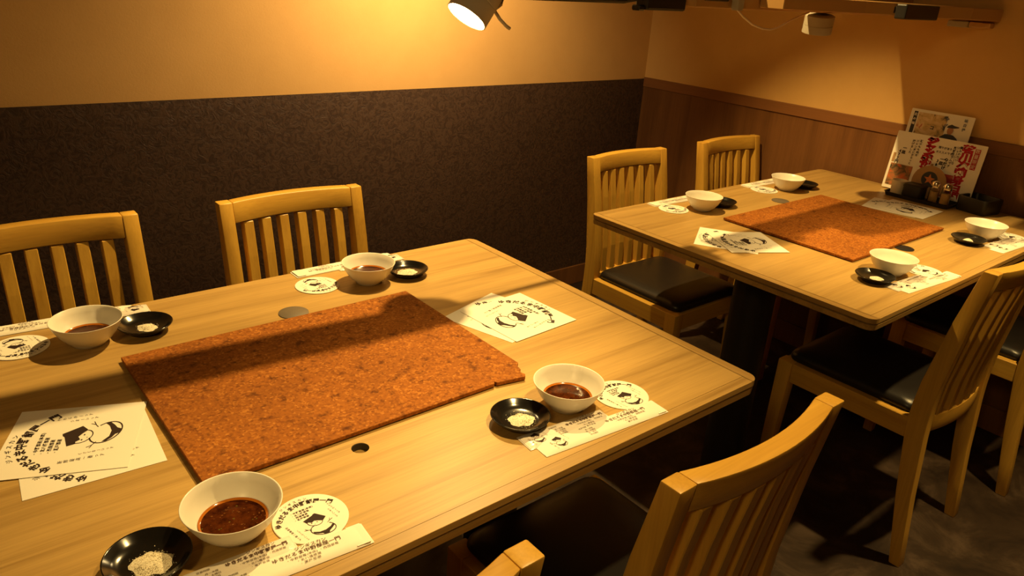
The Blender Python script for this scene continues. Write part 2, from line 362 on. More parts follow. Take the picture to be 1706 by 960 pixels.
def make_table(x0, yc, holes, label):
    t = empty('dining_table', (x0 + LEN / 2, yc, 0)); tag(t, label, 'table', 'dining tables')
    hx, hy, e = LEN / 2, D / 2, 0.0195; z0, z1 = ZT - 0.0105, ZT
    obj('table_panel', flat_with_holes(hx - e, hy - e, holes, z0, z1), 'table', t)
    R = 0.020; g = 0.0002
    for sx in (-1, 1):                                               # end strips with the rounded corners
        pts = [(sx * (hx - e + g), -hy), ] + [(sx * (hx - R + R * math.cos(a)), -hy + R - R * math.sin(a)) for a in [PI / 2 * (1 - k / 8) for k in range(9)]] \
            + [(sx * (hx - R + R * math.cos(a)), hy - R + R * math.sin(a)) for a in [PI / 2 * k / 8 for k in range(9)]] + [(sx * (hx - e + g), hy)]
        out = []; [out.append(p) for p in pts if not out or (Vector(p) - Vector(out[-1])).length > 1e-5]
        obj('edge_strip', bevel(prism(out, z0, z1), 0.0004, 1, 50), 'table_end', t)
    for sy in (-1, 1):
        obj('edge_strip', bbox(-hx + e, hx - e, min(sy * hy, sy * (hy - e + g)), max(sy * hy, sy * (hy - e + g)), z0, z1, 0.0004, 1), 'table', t)
    obj('shadow_gap', loft([(hx - 0.008, hy - 0.008, 0.016, z0 - 0.0030), (hx - 0.008, hy - 0.008, 0.016, z0 - 0.0001)]), 'table_end', t)
    lb = obj('lower_board', loft([(hx - 0.0025, hy - 0.0025, 0.019, z0 - 0.0155), (hx - 0.0015, hy - 0.0015, 0.0195, z0 - 0.0150), (hx - 0.0006, hy - 0.0006, 0.0195, z0 - 0.0038), (hx - 0.0045, hy - 0.0045, 0.018, z0 - 0.0030)]), 'table', t)
    for sx in (-1, 1):
        obj('pedestal', lathe([(0.0, 0.002), (0.078, 0.002), (0.078, 0.012), (0.072, 0.016), (0.056, 0.02), (0.054, 0.03), (0.054, 0.64), (0.0, 0.64)], 36), 'black_plastic', t, 40, (sx * 0.37, 0.0, 0))
        obj('bracket', bbox(sx * 0.37 - 0.03, sx * 0.37 + 0.03, -0.25, 0.25, 0.64, z0 - 0.0157, 0.002, 1), 'black_plastic', t)
    return t
T1X, T1Y = 0.76 - LEN, -0.131
T2X, T2Y = 1.1657, -0.124
t1 = make_table(T1X, T1Y, [(0.129 - (T1X + LEN / 2), -0.343 - T1Y, 0.0118)], 'nearest pale wooden table, with an open round hole before its cork board')
t2 = make_table(T2X, T2Y, [], 'pale wooden table against the brown wainscot, carrying the condiment tray and menu card')
obj('cable_hole_lining', lathe([(0.0118, ZT - 0.0006), (0.0112, ZT - 0.0012), (0.0110, ZT - 0.05), (0.0, ZT - 0.05)], 28), 'dark_metal', t1, True, (0.129 - t1.location.x, -0.343 - T1Y, 0))
def cap(parent, x, y, r, m):
    obj('cable_hole_cap', lathe([(0.0, 0.0), (r, 0.0), (r, 0.0012), (r - 0.001, 0.0018), (0, 0.0018)], 36), m, parent, True, (x - parent.location.x, y - parent.location.y, ZT + 0.0001))
cap(t1, 0.230, 0.090, 0.0265, 'grey_cap'); cap(t2, 1.798, 0.090, 0.0265, 'grey_cap'); cap(t2, 1.693, -0.338, 0.024, 'black_plastic')
gv = obj('gas_valve', lathe([(0.0, 0.0), (0.016, 0.0), (0.016, 0.02), (0.009, 0.026), (0.009, 0.05), (0.013, 0.052), (0.013, 0.058), (0, 0.06)], 16), 'brass', t2, True, (1.66 - t2.location.x, -0.11 - T2Y, 0.0))

# cork boards
ck = prism([(-0.0625, -0.3174), (0.372, -0.3174), (0.3755, -0.312), (0.3775, -0.3172), (0.4265, -0.3262), (0.4315, -0.3195), (0.4290, -0.3115), (0.4355, -0.3035), (0.4375, -0.293), (0.4458, -0.285), (0.4458, 0.0588), (-0.0625, 0.0588)], 0, 0.006)
o = obj('cork_board', bevel(ck, 0.0006, 1, 50), 'cork', None, False, (0, 0, ZT + 0.0004))
tag(o, 'brown cork board with a chipped corner, covering the middle of the nearer table', 'cork board', 'cork boards over the table grills')
ck = prism([(0, 0), (0.508, 0), (0.508, 0.376), (0, 0.376)], 0, 0.006)
o = obj('cork_board', bevel(ck, 0.0006, 1, 50), 'cork', None, False, (1.4585, -0.322, ZT + 0.0021))
tag(o, 'intact brown cork board in the middle of the table by the wainscot', 'cork board', 'cork boards over the table grills')
for o_ in [x for x in C.objects if x.name.startswith('cork_board')]:
    if o_.location.x < 1: o_.location.z = ZT + 0.0021

# ---------------------------------------------------------------- chairs (seat front towards +y)
def interp(tab, z):
    for (z0, a), (z1, b) in zip(tab, tab[1:]):
        if z <= z1: return a + (b - a) * (z - z0) / (z1 - z0)
    return tab[-1][1]
YCT = [(0.0, -0.206), (0.2, -0.178), (0.36, -0.161), (0.42, -0.158), (0.5, -0.163), (0.65, -0.183), (0.79, -0.208)]
DCT = [(0.0, 0.026), (0.2, 0.037), (0.38, 0.046), (0.5, 0.043), (0.65, 0.037), (0.79, 0.030)]
HW, PW = 0.179, 0.031
def bow(x): return -(1 - (x / (HW - PW)) ** 2)
def bowed_rail(z0, z1, depth, b, wtop=1.0):
    bm = bmesh.new(); N = 14; rows = []
    for k in range(N + 1):
        x = -(HW - PW) + 2 * (HW - PW) * k / N
        r = []
        for z, s in ((z0, 1), (z1, 1), (z1, -1), (z0, -1)):
            r.append(bm.verts.new((x, interp(YCT, z) + b * bow(x) + s * depth / 2, z)))
        rows.append(r)
    for a, c in zip(rows, rows[1:]):
        for k in range(4): bm.faces.new((a[k], a[(k + 1) % 4], c[(k + 1) % 4], c[k]))
    bm.faces.new(rows[0][::-1]); bm.faces.new(rows[-1])
    return bevel(bm, 0.0025, 2, 50)
def make_chair():
    t = empty('dining_chair')
    zs = [0.0, 0.1, 0.2, 0.3, 0.36, 0.40, 0.44, 0.5, 0.58, 0.66, 0.73, 0.79]
    outl = [(interp(YCT, z) - interp(DCT, z) / 2, z) for z in zs] + [(interp(YCT, z) + interp(DCT, z) / 2, z) for z in zs[::-1]]
    for s in (-1, 1):
        obj('back_post', bevel(prism_x(outl, min(s * HW, s * (HW - PW)), max(s * HW, s * (HW - PW))), 0.0028, 2, 40), 'chair_z', t, 40)
    for s in (-1, 1):
        bm = bmesh.new(); xs = sorted((s * HW, s * (HW - 0.040)))
        vs = box(bm, xs[0], xs[1], 0.170, 0.212, 0.0, 0.399)
        for v_ in vs:
            if v_.co.z < 0.1:
                if abs(v_.co.x) < HW - 0.01: v_.co.x += s * 0.013
                if v_.co.y < 0.19: v_.co.y += 0.013
        obj('leg', bevel(bm, 0.004, 2), 'chair_z', t, 40)
        obj('side_rail', bbox(min(s * 0.176, s * 0.152), max(s * 0.176, s * 0.152), -0.140, 0.171, 0.343, 0.3975, 0.002, 1), 'chair_y', t)
    bm = bmesh.new(); box(bm, -0.1395, 0.1395, 0.184, 0.208, 0.343, 0.3975); obj('front_rail', bevel(bm, 0.002, 1), 'chair_x', t)
    obj('top_rail', bowed_rail(0.742, 0.7898, 0.0285, 0.022), 'chair_x', t, 40)
    obj('lower_back_rail', bowed_rail(0.365, 0.408, 0.030, 0.019), 'chair_x', t, 40)
    for k in range(6):
        x = -(HW - PW) + 2 * (HW - PW) * (k + 0.75) / 6.5
        bm = bmesh.new(); rows = []
        for i in range(5):
            z = 0.406 + (0.740 - 0.406) * i / 4; b = 0.019 + 0.003 * i / 4; y = interp(YCT, z) + b * bow(x)
            rows.append([bm.verts.new((x + dx, y + dy, z)) for dx, dy in ((-0.0115, -0.0130), (0.0115, -0.0130), (0.0115, 0.0130), (-0.0115, 0.0130))])
        for a, c in zip(rows, rows[1:]):
            for q in range(4): bm.faces.new((a[q], a[(q + 1) % 4], c[(q + 1) % 4], c[q]))
        bm.faces.new(rows[0][::-1]); bm.faces.new(rows[-1])
        obj('slat', bevel(bm, 0.0015, 1, 50), 'chair_z', t)
    hx, hy = 0.158, 0.171
    lv = [(hx - 0.012, hy - 0.010, 0.02, 0.385), (hx - 0.003, hy - 0.003, 0.024, 0.399), (hx, hy, 0.026, 0.405), (hx - 0.001, hy - 0.001, 0.028, 0.413), (hx - 0.005, hy - 0.005, 0.03, 0.420), (hx - 0.014, hy - 0.014, 0.034, 0.426), (hx - 0.04, hy - 0.04, 0.05, 0.432), (hx - 0.08, hy - 0.08, 0.06, 0.435), (hx - 0.13, hy - 0.13, 0.03, 0.436)]
    obj('seat_cushion', loft(lv, 8, cy=0.030), 'leather', t, 60)
    return t
GB, GF = 'slat back chairs along the dark wall', 'slat back chairs on the near side of the tables'
SPEC = [(0.449, 0.375, PI, 'slat back chair by the dark wall, at the right end of the nearer table', GB),
        (-0.075, 0.385, PI, 'slat back chair by the dark wall, cut off by the photo left edge', GB),
        (1.610, 0.350, PI, 'slat back chair in the corner whose black seat shows beneath the far table edge', GB),
        (2.175, 0.355, PI, 'slat back chair behind the far table, closest to the brown wainscot', GB),
        (0.508, -0.480, 0, 'slat back chair in the foreground with its curved top rail seen from behind', GF),
        (-0.035, -0.465, 0, 'foreground chair of which only the tip of the top rail shows at the bottom edge', GF),
        (1.645, -0.400, 0, 'chair on the near side of the far table, light falling on its black seat', GF),
        (2.200, -0.450, 0, 'chair at the right photo edge, mostly hidden behind another chair', GF)]
proto = make_chair()
for i, (x, y, a, lab, g) in enumerate(SPEC):
    o = proto if i == 0 else copy_tree(proto)
    o.location = (x, y, 0); o.rotation_euler = (0, 0, a); tag(o, lab, 'chair', g)

# ---------------------------------------------------------------- tableware
Z = ZT + 0.0002
BOWL = [(0.0, 0.003), (0.020, 0.003), (0.0215, 0.0), (0.0255, 0.0), (0.0262, 0.003), (0.034, 0.0095), (0.0425, 0.0205), (0.0485, 0.0315), (0.0523, 0.0405), (0.0530, 0.0416), (0.0524, 0.0422), (0.0512, 0.0414), (0.0470, 0.0325), (0.0410, 0.0222), (0.033, 0.0125), (0.024, 0.0072), (0.012, 0.0055), (0.0, 0.0050)]
BOWL_ME = mesh('bowl', lathe(BOWL, 56), 'porcelain')
for p in BOWL_ME.polygons: p.use_smooth = True
def make_bowl(x, y, label, sauce=None, bits=0):
    b = obj('sauce_bowl', BOWL_ME, 'porcelain', None, False, (x, y, Z)); tag(b, label, 'bowl', 'white sauce bowls set around the two tables')
    if sauce:
        zz, r = sauce
        s = obj('dipping_sauce', lathe([(0.0, zz), (r * 0.6, zz), (r - 0.001, zz + 0.0001), (r + 0.0006, zz + 0.0009), (r + 0.0002, zz - 0.002)], 48), 'sauce', b, True)
        s['label'] = 'brown dipping sauce'
        rim = obj('sauce_film', lathe([(r - 0.0012, zz + 0.0003), (r + 0.0008, zz + 0.0013), (r + 0.0014, zz + 0.0019)], 48), 'sauce_edge', b, True)
    if bits:
        for m_, cnt, lab in (('sesame', bits, 'pale seasoning bits'), ('chive', bits // 4 + 2, 'green onion bits')):
            bm = bmesh.new()
            zz, r = sauce if sauce else (0.006, 0.02)
            for k in range(cnt):
                a = random.uniform(0, 2 * PI); q = r * math.sqrt(random.random()) * 0.96; s_ = random.uniform(0.0004, 0.0011)
                zb = zz + 0.0002 if sauce else 0.0058 + 0.0000 * q
                bmesh.ops.create_icosphere(bm, subdivisions=1, radius=s_, matrix=Matrix.Translation((q * math.cos(a), q * math.sin(a), zb)) @ Matrix.Diagonal((1.4, 1, 0.6, 1)))
            o = obj('seasoning_bits', bm, m_, b); o['kind'] = 'stuff'
    return b
def rim_r(z):
    inner = BOWL[10:][::-1]
    for (r0, z0), (r1, z1) in zip(inner, inner[1:]):
        if z0 <= z <= z1: return r0 + (r1 - r0) * (z - z0) / (z1 - z0)
    return 0.03
for zz in (): pass
SA = (0.0165, rim_r(0.0165) - 0.0012)
make_bowl(-0.0869, 0.1521, 'dim white bowl of brown sauce before the leftmost chair along the dark wall', (0.0150, rim_r(0.0150) - 0.0012))
make_bowl(0.4171, 0.1533, 'white bowl of sauce near the back corner of the nearer table, beside a dish', (0.0185, rim_r(0.0185) - 0.0012), 10)
make_bowl(0.4316, -0.4165, 'white bowl of brown sauce beside the chipped corner of the nearer cork board', SA, 14)
make_bowl(-0.0600, -0.4070, 'largest white bowl in the foreground, its dark sauce full of floating bits', SA, 48)
make_bowl(1.4905, 0.1503, 'empty white bowl at the far table, before the chair with the visible black seat')
make_bowl(1.9433, 0.1621, 'farthest white bowl, empty, before the chair in the room corner')
make_bowl(1.4704, -0.4071, 'white bowl with a few crumbs inside, near the front corner of the far table', None, 9)
make_bowl(2.0004, -0.4113, 'empty white bowl next to the black ashtray on the far table')

DISH = [(0.0, 0.002), (0.022, 0.002), (0.0235, 0.0), (0.0265, 0.0), (0.0275, 0.0025), (0.036, 0.0075), (0.0420, 0.0135), (0.0430, 0.0150), (0.0424, 0.0158), (0.0412, 0.0152), (0.035, 0.0100), (0.030, 0.0070), (0.025, 0.0056), (0.012, 0.0051), (0.0, 0.0050)]
DISH_ME = mesh('dish', lathe(DISH, 48), 'lacquer')
for p in DISH_ME.polygons: p.use_smooth = True
def salt_pile(x, y, h, r, label, grains, squash=1.0):
    bm = bmesh.new(); N, R_ = 28, 7; rings = []
    ph = [random.uniform(0, 6.28) for _ in range(4)]
    for i in range(R_):
        t = i / (R_ - 1); ring = []
        for k in range(N):
            a = 2 * PI * k / N
            rad = r * (1 - 0.97 * t) * (1 + 0.10 * math.sin(2 * a + ph[0]) + 0.07 * math.sin(5 * a + ph[1]) + 0.05 * math.sin(9 * a + ph[2]))
            z = h * 0.8 * math.sin(PI / 2 * t) + random.uniform(-0.00035, 0.00035)
            ring.append(bm.verts.new((rad * math.cos(a), rad * math.sin(a) * squash, max(z, 0) if i else 0)))
        rings.append(ring)
    for a, b in zip(rings, rings[1:]):
        for k in range(N): bm.faces.new((a[k], a[(k + 1) % N], b[(k + 1) % N], b[k]))
    bm.faces.new(rings[0][::-1]); bm.faces.new(rings[-1])
    for k in range(grains):
        a = random.uniform(0, 6.28); q = r * random.uniform(0.15, 1.0) ** 0.6 * random.uniform(0.7, 1.38)
        s_ = random.uniform(0.0002, 0.0005)
        zb = h * 0.8 * math.cos(PI / 2 * min(q / r, 1)) if q < r else 0.0004 + max(0, q - 0.021) * 0.22
        bmesh.ops.create_cube(bm, size=s_ * 1.6, matrix=Matrix.Translation((q * math.cos(a), q * math.sin(a) * squash, zb + 0.0002)) @ Matrix.Rotation(random.uniform(0, 3), 4, 'X') @ Matrix.Rotation(random.uniform(0, 3), 4, 'Z'))
    o = obj('seasoning_salt', bm, 'salt', None, 75, (x, y, Z + 0.0056)); tag(o, label, 'salt', 'piles of seasoning salt in black dishes', 'stuff'); return o
def make_dish(x, y, label, salt=None):
    o = obj('small_dish', DISH_ME, 'lacquer', None, False, (x, y, Z)); tag(o, label, 'dish', 'black seasoning dishes set around the two tables')
    if salt: salt_pile(x + salt[0], y + salt[1], *salt[2:])
make_dish(-0.003, 0.150, 'black dish of salt right of the dim leftmost bowl by the dark wall', (0.002, -0.002, 0.0042, 0.0155, 'pale salt pile in the dish beside the dim leftmost bowl', 140))
make_dish(0.503, 0.146, 'black dish of salt at the back right corner of the nearer table', (-0.002, -0.002, 0.0055, 0.020, 'pale salt pile in the dish at the back right corner of the nearer table', 160))
make_dish(0.343, -0.414, 'black dish of salt beside the two printed packets, left of a sauce bowl', (0.001, -0.002, 0.005, 0.0175, 'grainy salt pile in the dish beside the chipped cork corner', 240))
make_dish(-0.149, -0.408, 'glossy black dish of salt at the bottom left, largest in the photo', (0.002, -0.004, 0.005, 0.019, 'largest salt pile, in the bottom left foreground dish', 420))
make_dish(1.580, 0.150, 'black dish half hidden behind the empty bowl at the left back of the far table')
make_dish(2.030, 0.150, 'black dish half hidden behind the farthest white bowl')
make_dish(1.386, -0.411, 'black dish with a little salt at the front corner of the far table', (0.004, -0.003, 0.005, 0.014, 'small white salt pile in the dish at the front corner of the far table', 30))
make_dish(1.910, -0.408, 'black dish with a salt cone beside the bowl near the ashtray', (0.0, 0.0, 0.008, 0.012, 'white salt cone in the dish near the black ashtray', 10))

# ---------------------------------------------------------------- paper goods
def sheet_bm(hx, hy, th, n=10, curl=0.0):
    bm = bmesh.new(); top = []; bot = []
    for j in range(n + 1):
        for i in range(n + 1):
            x = -hx + 2 * hx * i / n; y = -hy + 2 * hy * j / n
            z = curl * max(0.0, (x / hx) * 0.5 + (y / hy) * 0.5 - 0.35) ** 2
            top.append(bm.verts.new((x, y, z + th))); bot.append(bm.verts.new((x, y, z)))
    I = lambda i, j: j * (n + 1) + i
    for j in range(n):
        for i in range(n):
            bm.faces.new((top[I(i, j)], top[I(i + 1, j)], top[I(i + 1, j + 1)], top[I(i, j + 1)]))
            bm.faces.new((bot[I(i, j)], bot[I(i, j + 1)], bot[I(i + 1, j + 1)], bot[I(i + 1, j)]))
    for k in range(n):
        bm.faces.new((bot[I(k, 0)], bot[I(k + 1, 0)], top[I(k + 1, 0)], top[I(k, 0)])); bm.faces.new((bot[I(k + 1, n)], bot[I(k, n)], top[I(k, n)], top[I(k + 1, n)]))
        bm.faces.new((bot[I(0, k + 1)], bot[I(0, k)], top[I(0, k)], top[I(0, k + 1)])); bm.faces.new((bot[I(n, k)], bot[I(n, k + 1)], top[I(n, k + 1)], top[I(n, k)]))
    return bm
LEAF_ME = mesh('leaflet', sheet_bm(0.0770, 0.0770, 0.0004), 'paper')
def leaflet(x, y, ang, level, label):                                # ang: direction of the sheet's top, degrees
    o = obj('printed_paper_mat', LEAF_ME, 'paper', None, False, (x, y, Z + 0.0009 * level)); o.rotation_euler = (0, 0, math.radians(ang - 90))
    tag(o, label, 'paper mat', 'square printed paper mats at the table ends')
    for me, nm in ((LEAF_TXT, 'printed_lettering'), (LEAF_EMB, 'printed_emblem')):
        c = obj(nm, me, 'ink', o, False, (0, 0.006, 0.0007)); c.scale = (0.92, 0.92, 1)
    return o
leaflet(-0.164, -0.122, 157, 1, 'white printed paper mat left of the nearer cork board, on top of another mat')
leaflet(-0.152, -0.152, 176, 0, 'white printed paper mat lying mostly beneath another, left of the nearer cork board')
leaflet(0.571, -0.134, 4, 1, 'white printed paper mat right of the nearer cork board, on top of its pair')
leaflet(0.543, -0.118, 17, 0, 'white printed paper mat peeking out beneath another, right of the nearer cork board')
leaflet(1.352, -0.096, 151, 1, 'upper printed paper mat of the crossed pair on the left end of the far table')
leaflet(1.322, -0.060, 122, 0, 'lower printed paper mat of the crossed pair on the left end of the far table')
leaflet(2.098, -0.160, 2, 1, 'upper printed paper mat lying in shade in front of the condiment tray')
leaflet(2.080, -0.128, 12, 0, 'lower printed paper mat lying in shade in front of the condiment tray')

COASTER_ME = mesh('coaster', lathe([(0, 0), (0.0420, 0), (0.0425, 0.0004), (0.0425, 0.0010), (0.0420, 0.0014), (0, 0.0014)], 56), 'paper')
def coaster(x, y, ang, label):
    o = obj('round_coaster', COASTER_ME, 'paper', None, False, (x, y, Z)); o.rotation_euler = (0, 0, math.radians(ang - 90))
    tag(o, label, 'coaster', 'round printed coasters set around the two tables')
    obj('printed_lettering', COASTER_TXT, 'ink', o, False, (0, 0, 0.0017)); obj('printed_emblem', COASTER_EMB, 'ink', o, False, (0, 0, 0.0017))
coaster(0.0170, -0.4336, 90, 'round printed coaster beside the largest foreground bowl')
coaster(0.5235, -0.4410, 86, 'round printed coaster right of the sauce bowl by the chipped cork corner')
coaster(0.3210, 0.1840, 268, 'round printed coaster left of the sauce bowl near the back of the nearer table')
coaster(-0.1790, 0.1870, 272, 'dim round printed coaster at the left edge of the photo')
coaster(1.4130, 0.1910, 255, 'round printed coaster beside the empty bowl at the left back of the far table')
coaster(1.8660, 0.1930, 250, 'round printed coaster beside the farthest bowl')
coaster(1.5610, -0.4440, 90, 'round printed coaster right of the bowl with crumbs')
coaster(2.0840, -0.4520, 90, 'round printed coaster cut by the right edge of the photo')

def sleeve_bm(L, w, th, n=16):
    bm = bmesh.new(); rows = []
    for k in range(n + 1):
        u = -1 + 2 * k / n; x = u * L / 2; e = max(0.0, 1 - ((1 - abs(u)) / 0.10)) if abs(u) > 0.90 else 0.0
        t = th * (1 - 0.85 * e); zb = 0.0
        prof = [(-w / 2, 0.0006), (-w / 2 + 0.003, t * 0.75 + 0.0004), (-w / 4, t), (0, t * 1.02), (w / 4, t), (w / 2 - 0.003, t * 0.75 + 0.0004), (w / 2, 0.0006), (0, 0.0)]
        rows.append([bm.verts.new((x, y, z + zb)) for y, z in prof])
    N = len(rows[0])
    for a, b in zip(rows, rows[1:]):
        for k in range(N): bm.faces.new((a[k], a[(k + 1) % N], b[(k + 1) % N], b[k]))
    bm.faces.new(rows[0][::-1]); bm.faces.new(rows[-1]); return bm
SL, SWD, STH = 0.228, 0.0355, 0.0042
SLEEVE_ME = mesh('sleeve', sleeve_bm(SL, SWD, STH), 'paper')
FLAP_ME = mesh('sleeve_flap', bevel(loft([(0.0085, SWD / 2 - 0.001, 0.001, 0), (0.0085, SWD / 2 - 0.001, 0.001, 0.0006)], 2), 0.0001, 1), 'paper')
TL, TWD, TTH = 0.150, 0.0345, 0.0040
TOWEL_ME = mesh('towel_packet', sleeve_bm(TL, TWD, TTH, 24), 'film')
for me in (SLEEVE_ME, TOWEL_ME):
    bb = bmesh.new(); bb.from_mesh(me); bmesh.ops.recalc_face_normals(bb, faces=bb.faces); bb.to_mesh(me); bb.free()
    for p in me.polygons: p.use_smooth = True
    me.set_sharp_from_angle(angle=math.radians(50))
CRIMP = bmesh.new()
for k in range(9): box(CRIMP, -0.0058 + 0.0013 * k, -0.0051 + 0.0013 * k, -TWD / 2 + 0.001, TWD / 2 - 0.001, 0.0004, 0.0011)
CRIMP_ME = mesh('crimp', CRIMP, 'film')
def sleeve(x, y, ang, label, z=0.0):
    o = obj('chopstick_sleeve', SLEEVE_ME, 'paper', None, False, (x, y, Z + z)); o.rotation_euler = (0, 0, math.radians(ang))
    tag(o, label, 'chopstick sleeve', 'paper chopstick sleeves at the place settings')
    obj('printed_lettering', SLEEVE_TXT, 'ink', o, False, (0, 0, STH + 0.0006)); obj('printed_emblem', SLEEVE_EMB, 'ink', o, False, (0, 0, STH + 0.0006))
    obj('folded_flap', FLAP_ME, 'paper', o, False, (SL / 2 - 0.011, 0, 0.0026))
def towel(x, y, ang, label, z=0.0):
    o = obj('wet_towel_packet', TOWEL_ME, 'film', None, False, (x, y, Z + z)); o.rotation_euler = (0, 0, math.radians(ang))
    tag(o, label, 'towel packet', 'wet towel packets at the place settings')
    obj('printed_lettering', TOWEL_TXT, 'ink', o, False, (0, 0, TTH + 0.0006)); obj('printed_emblem', TOWEL_EMB, 'ink', o, False, (0, 0, TTH + 0.0006))
    for s in (-1, 1): obj('crimped_end', CRIMP_ME, 'film', o, False, (s * (TL / 2 - 0.007), 0, 0.0006))
sleeve(0.4350, -0.4890, -4.4, 'white chopstick sleeve at the front edge of the nearer table, right of the sauce bowl')
towel(0.3880, -0.4640, -5.0, 'wet towel packet between the chopstick sleeve and the bowl by the chipped cork corner')
sleeve(-0.0560, -0.4830, -4.2, 'white chopstick sleeve along the bottom edge of the photo')
towel(-0.0890, -0.4600, -2.8, 'wet towel packet under the largest foreground bowl, beside the sleeve at the bottom')
sleeve(0.4180, 0.2560, 180.5, 'white chopstick sleeve behind the bowl at the back of the nearer table')
towel(0.4700, 0.2440, 178.0, 'wet towel packet behind the bowl and dish at the back of the nearer table')
sleeve(-0.1120, 0.2560, 176.0, 'dim white chopstick sleeve behind the leftmost bowl')
towel(-0.0500, 0.2420, 177.0, 'dim wet towel packet between the leftmost bowl and the wall side table edge')
sleeve(1.4940, -0.4860, -5.0, 'white chopstick sleeve at the front edge of the far table, before the bowl with crumbs')
towel(1.4450, -0.4620, -3.0, 'wet towel packet beside the bowl with crumbs on the far table')
sleeve(2.0150, -0.4900, -4.0, 'white chopstick sleeve at the right edge of the photo, before the empty bowl')
towel(1.9950, -0.4630, -4.0, 'wet towel packet before the empty bowl near the ashtray')
sleeve(1.4980, 0.2490, 180.0, 'white chopstick sleeve behind the empty bowl at the left back of the far table')
towel(1.5350, 0.2450, 178.0, 'wet towel packet behind the empty bowl at the left back of the far table')
sleeve(1.9550, 0.2490, 180.0, 'white chopstick sleeve behind the farthest bowl')
towel(2.0000, 0.2450, 179.0, 'wet towel packet behind the farthest bowl')

# ---------------------------------------------------------------- condiment corner of the far table
def board(name, y_left, y_right, z0, z1, x_bot, x_top, label, cat, th=0.004):
    # a board facing -x: local x to the right (towards -y), local y up the board, local z towards the viewer
    o = empty(name, (x_bot, (y_left + y_right) / 2, z0)); tag(o, label, cat)
    w, h = abs(y_left - y_right), math.hypot(z1 - z0, x_top - x_bot); lean = math.atan2(x_top - x_bot, z1 - z0)
    o.rotation_euler = (Matrix.Rotation(-PI / 2, 3, 'Z') @ Matrix.Rotation(PI / 2 - lean, 3, 'X')).to_euler()
    return o, w, h
def flat(name, bm, m, parent, z): return obj(name, bm, m, parent, False, (0, 0, z))
def rect(x0, x1, y0, y1): bm = bmesh.new(); poly(bm, [(x0, y0), (x1, y0), (x1, y1), (x0, y1)]); return bm
bd, w, h = board('menu_board', 0.022, -0.255, ZT + 0.004, 0.912, 2.302, 2.326, 'white food menu card with red headlines and two food pictures, standing behind the tray', 'menu')
obj('card', bevel(loft([(w / 2, h / 2, 0.003, -0.003), (w / 2, h / 2, 0.003, 0.0)], 3, cy=h / 2), 0.0003, 1), 'paper', bd)
X0 = -w / 2; px = lambda u: X0 + u * w; py = lambda v_: v_ * h
bm = bmesh.new(); vtext(bm, '茗川次刺身白酒', 0.0262, px(0.815), py(0.89), 0.0245, -0.02, 0.06, 1.4); flat('headline', bm, 'red_ink', bd, 0.0010)['label'] = 'red vertical headline on the right'
bm = bmesh.new(); vtext(bm, 'ジャンボザンギ', 0.0225, px(0.415), py(0.92), 0.0185, -0.02, 0.11, 1.45); flat('headline', bm, 'red_ink', bd, 0.0010)['label'] = 'red vertical headline in the middle'
for ux, uy, s in ((0.915, 0.93, 1.0), (0.505, 0.50, 0.9)):
    bm = bmesh.new(); q = 0.0155 * s
    for k in range(4 if s == 1.0 else 2):
        xx, yy = px(ux), py(uy) - (q + 0.0006) * (k + 0.5)
        poly(bm, [(xx - q / 2, yy - q / 2), (xx + q / 2, yy - q / 2), (xx + q / 2, yy + q / 2), (xx - q / 2, yy + q / 2)])
    flat('seal_box', bm, 'red_ink', bd, 0.0012)
    bm = bmesh.new()
    for k, ch in enumerate('数量限定' if s == 1.0 else '人気'): text(bm, ch, 0.0135 * s, px(ux), py(uy) - (q + 0.0006) * (k + 0.5), 0, 0.0)
    flat('seal_lettering', bm, 'paper', bd, 0.0016)['kind'] = 'stuff'
bm = bmesh.new()
for k, s_ in enumerate(('臭みのない', 'ジューシーな', '新鮮生ラムです')): vtext(bm, s_, 0.0095, px(0.738 - 0.031 * k), py(0.90 - 0.01 * k), 0.0097, -0.06, 0.02)
text(bm, '限りがあり', 0.0085, px(0.575), py(0.845), 0, 0.02); text(bm, 'オススメです', 0.0085, px(0.575), py(0.77), 0, 0.02)
vtext(bm, '今だけ', 0.0125, px(0.622), py(0.66), 0.0125, -0.06, 0.04); vtext(bm, '一皿', 0.0125, px(0.578), py(0.66), 0.0125, -0.06, 0.04); vtext(bm, '380円', 0.0125, px(0.535), py(0.62), 0.0118, -0.06, 0.04)
for k, s_ in enumerate(('鶏のもも肉を', 'ジャンボにからっと', '揚げました')): vtext(bm, s_, 0.0088, px(0.295 - 0.042 * k), py(0.885 - 0.01 * k), 0.0092, -0.06, 0.02)
vtext(bm, '一皿', 0.0125, px(0.135), py(0.72), 0.0135, -0.06, 0.04); vtext(bm, '477円', 0.0125, px(0.09), py(0.66), 0.0118, -0.06, 0.04)
flat('printed_lettering', bm, 'ink', bd, 0.0010)['kind'] = 'stuff'
flat('food_picture', rect(px(0.03), px(0.29), py(0.06), py(0.44)), 'photo_stew', bd, 0.0008)['label'] = 'brown and orange food picture'
flat('food_picture', rect(px(0.53), px(0.755), py(0.06), py(0.44)), 'photo_meat', bd, 0.0008)['label'] = 'red meat picture'
flat('print_tab', rect(px(0.025), px(0.055), py(0.46), py(0.62)), 'kraft', bd, 0.0008); flat('print_tab', rect(px(0.475), px(0.505), py(0.46), py(0.56)), 'kraft', bd, 0.0008)

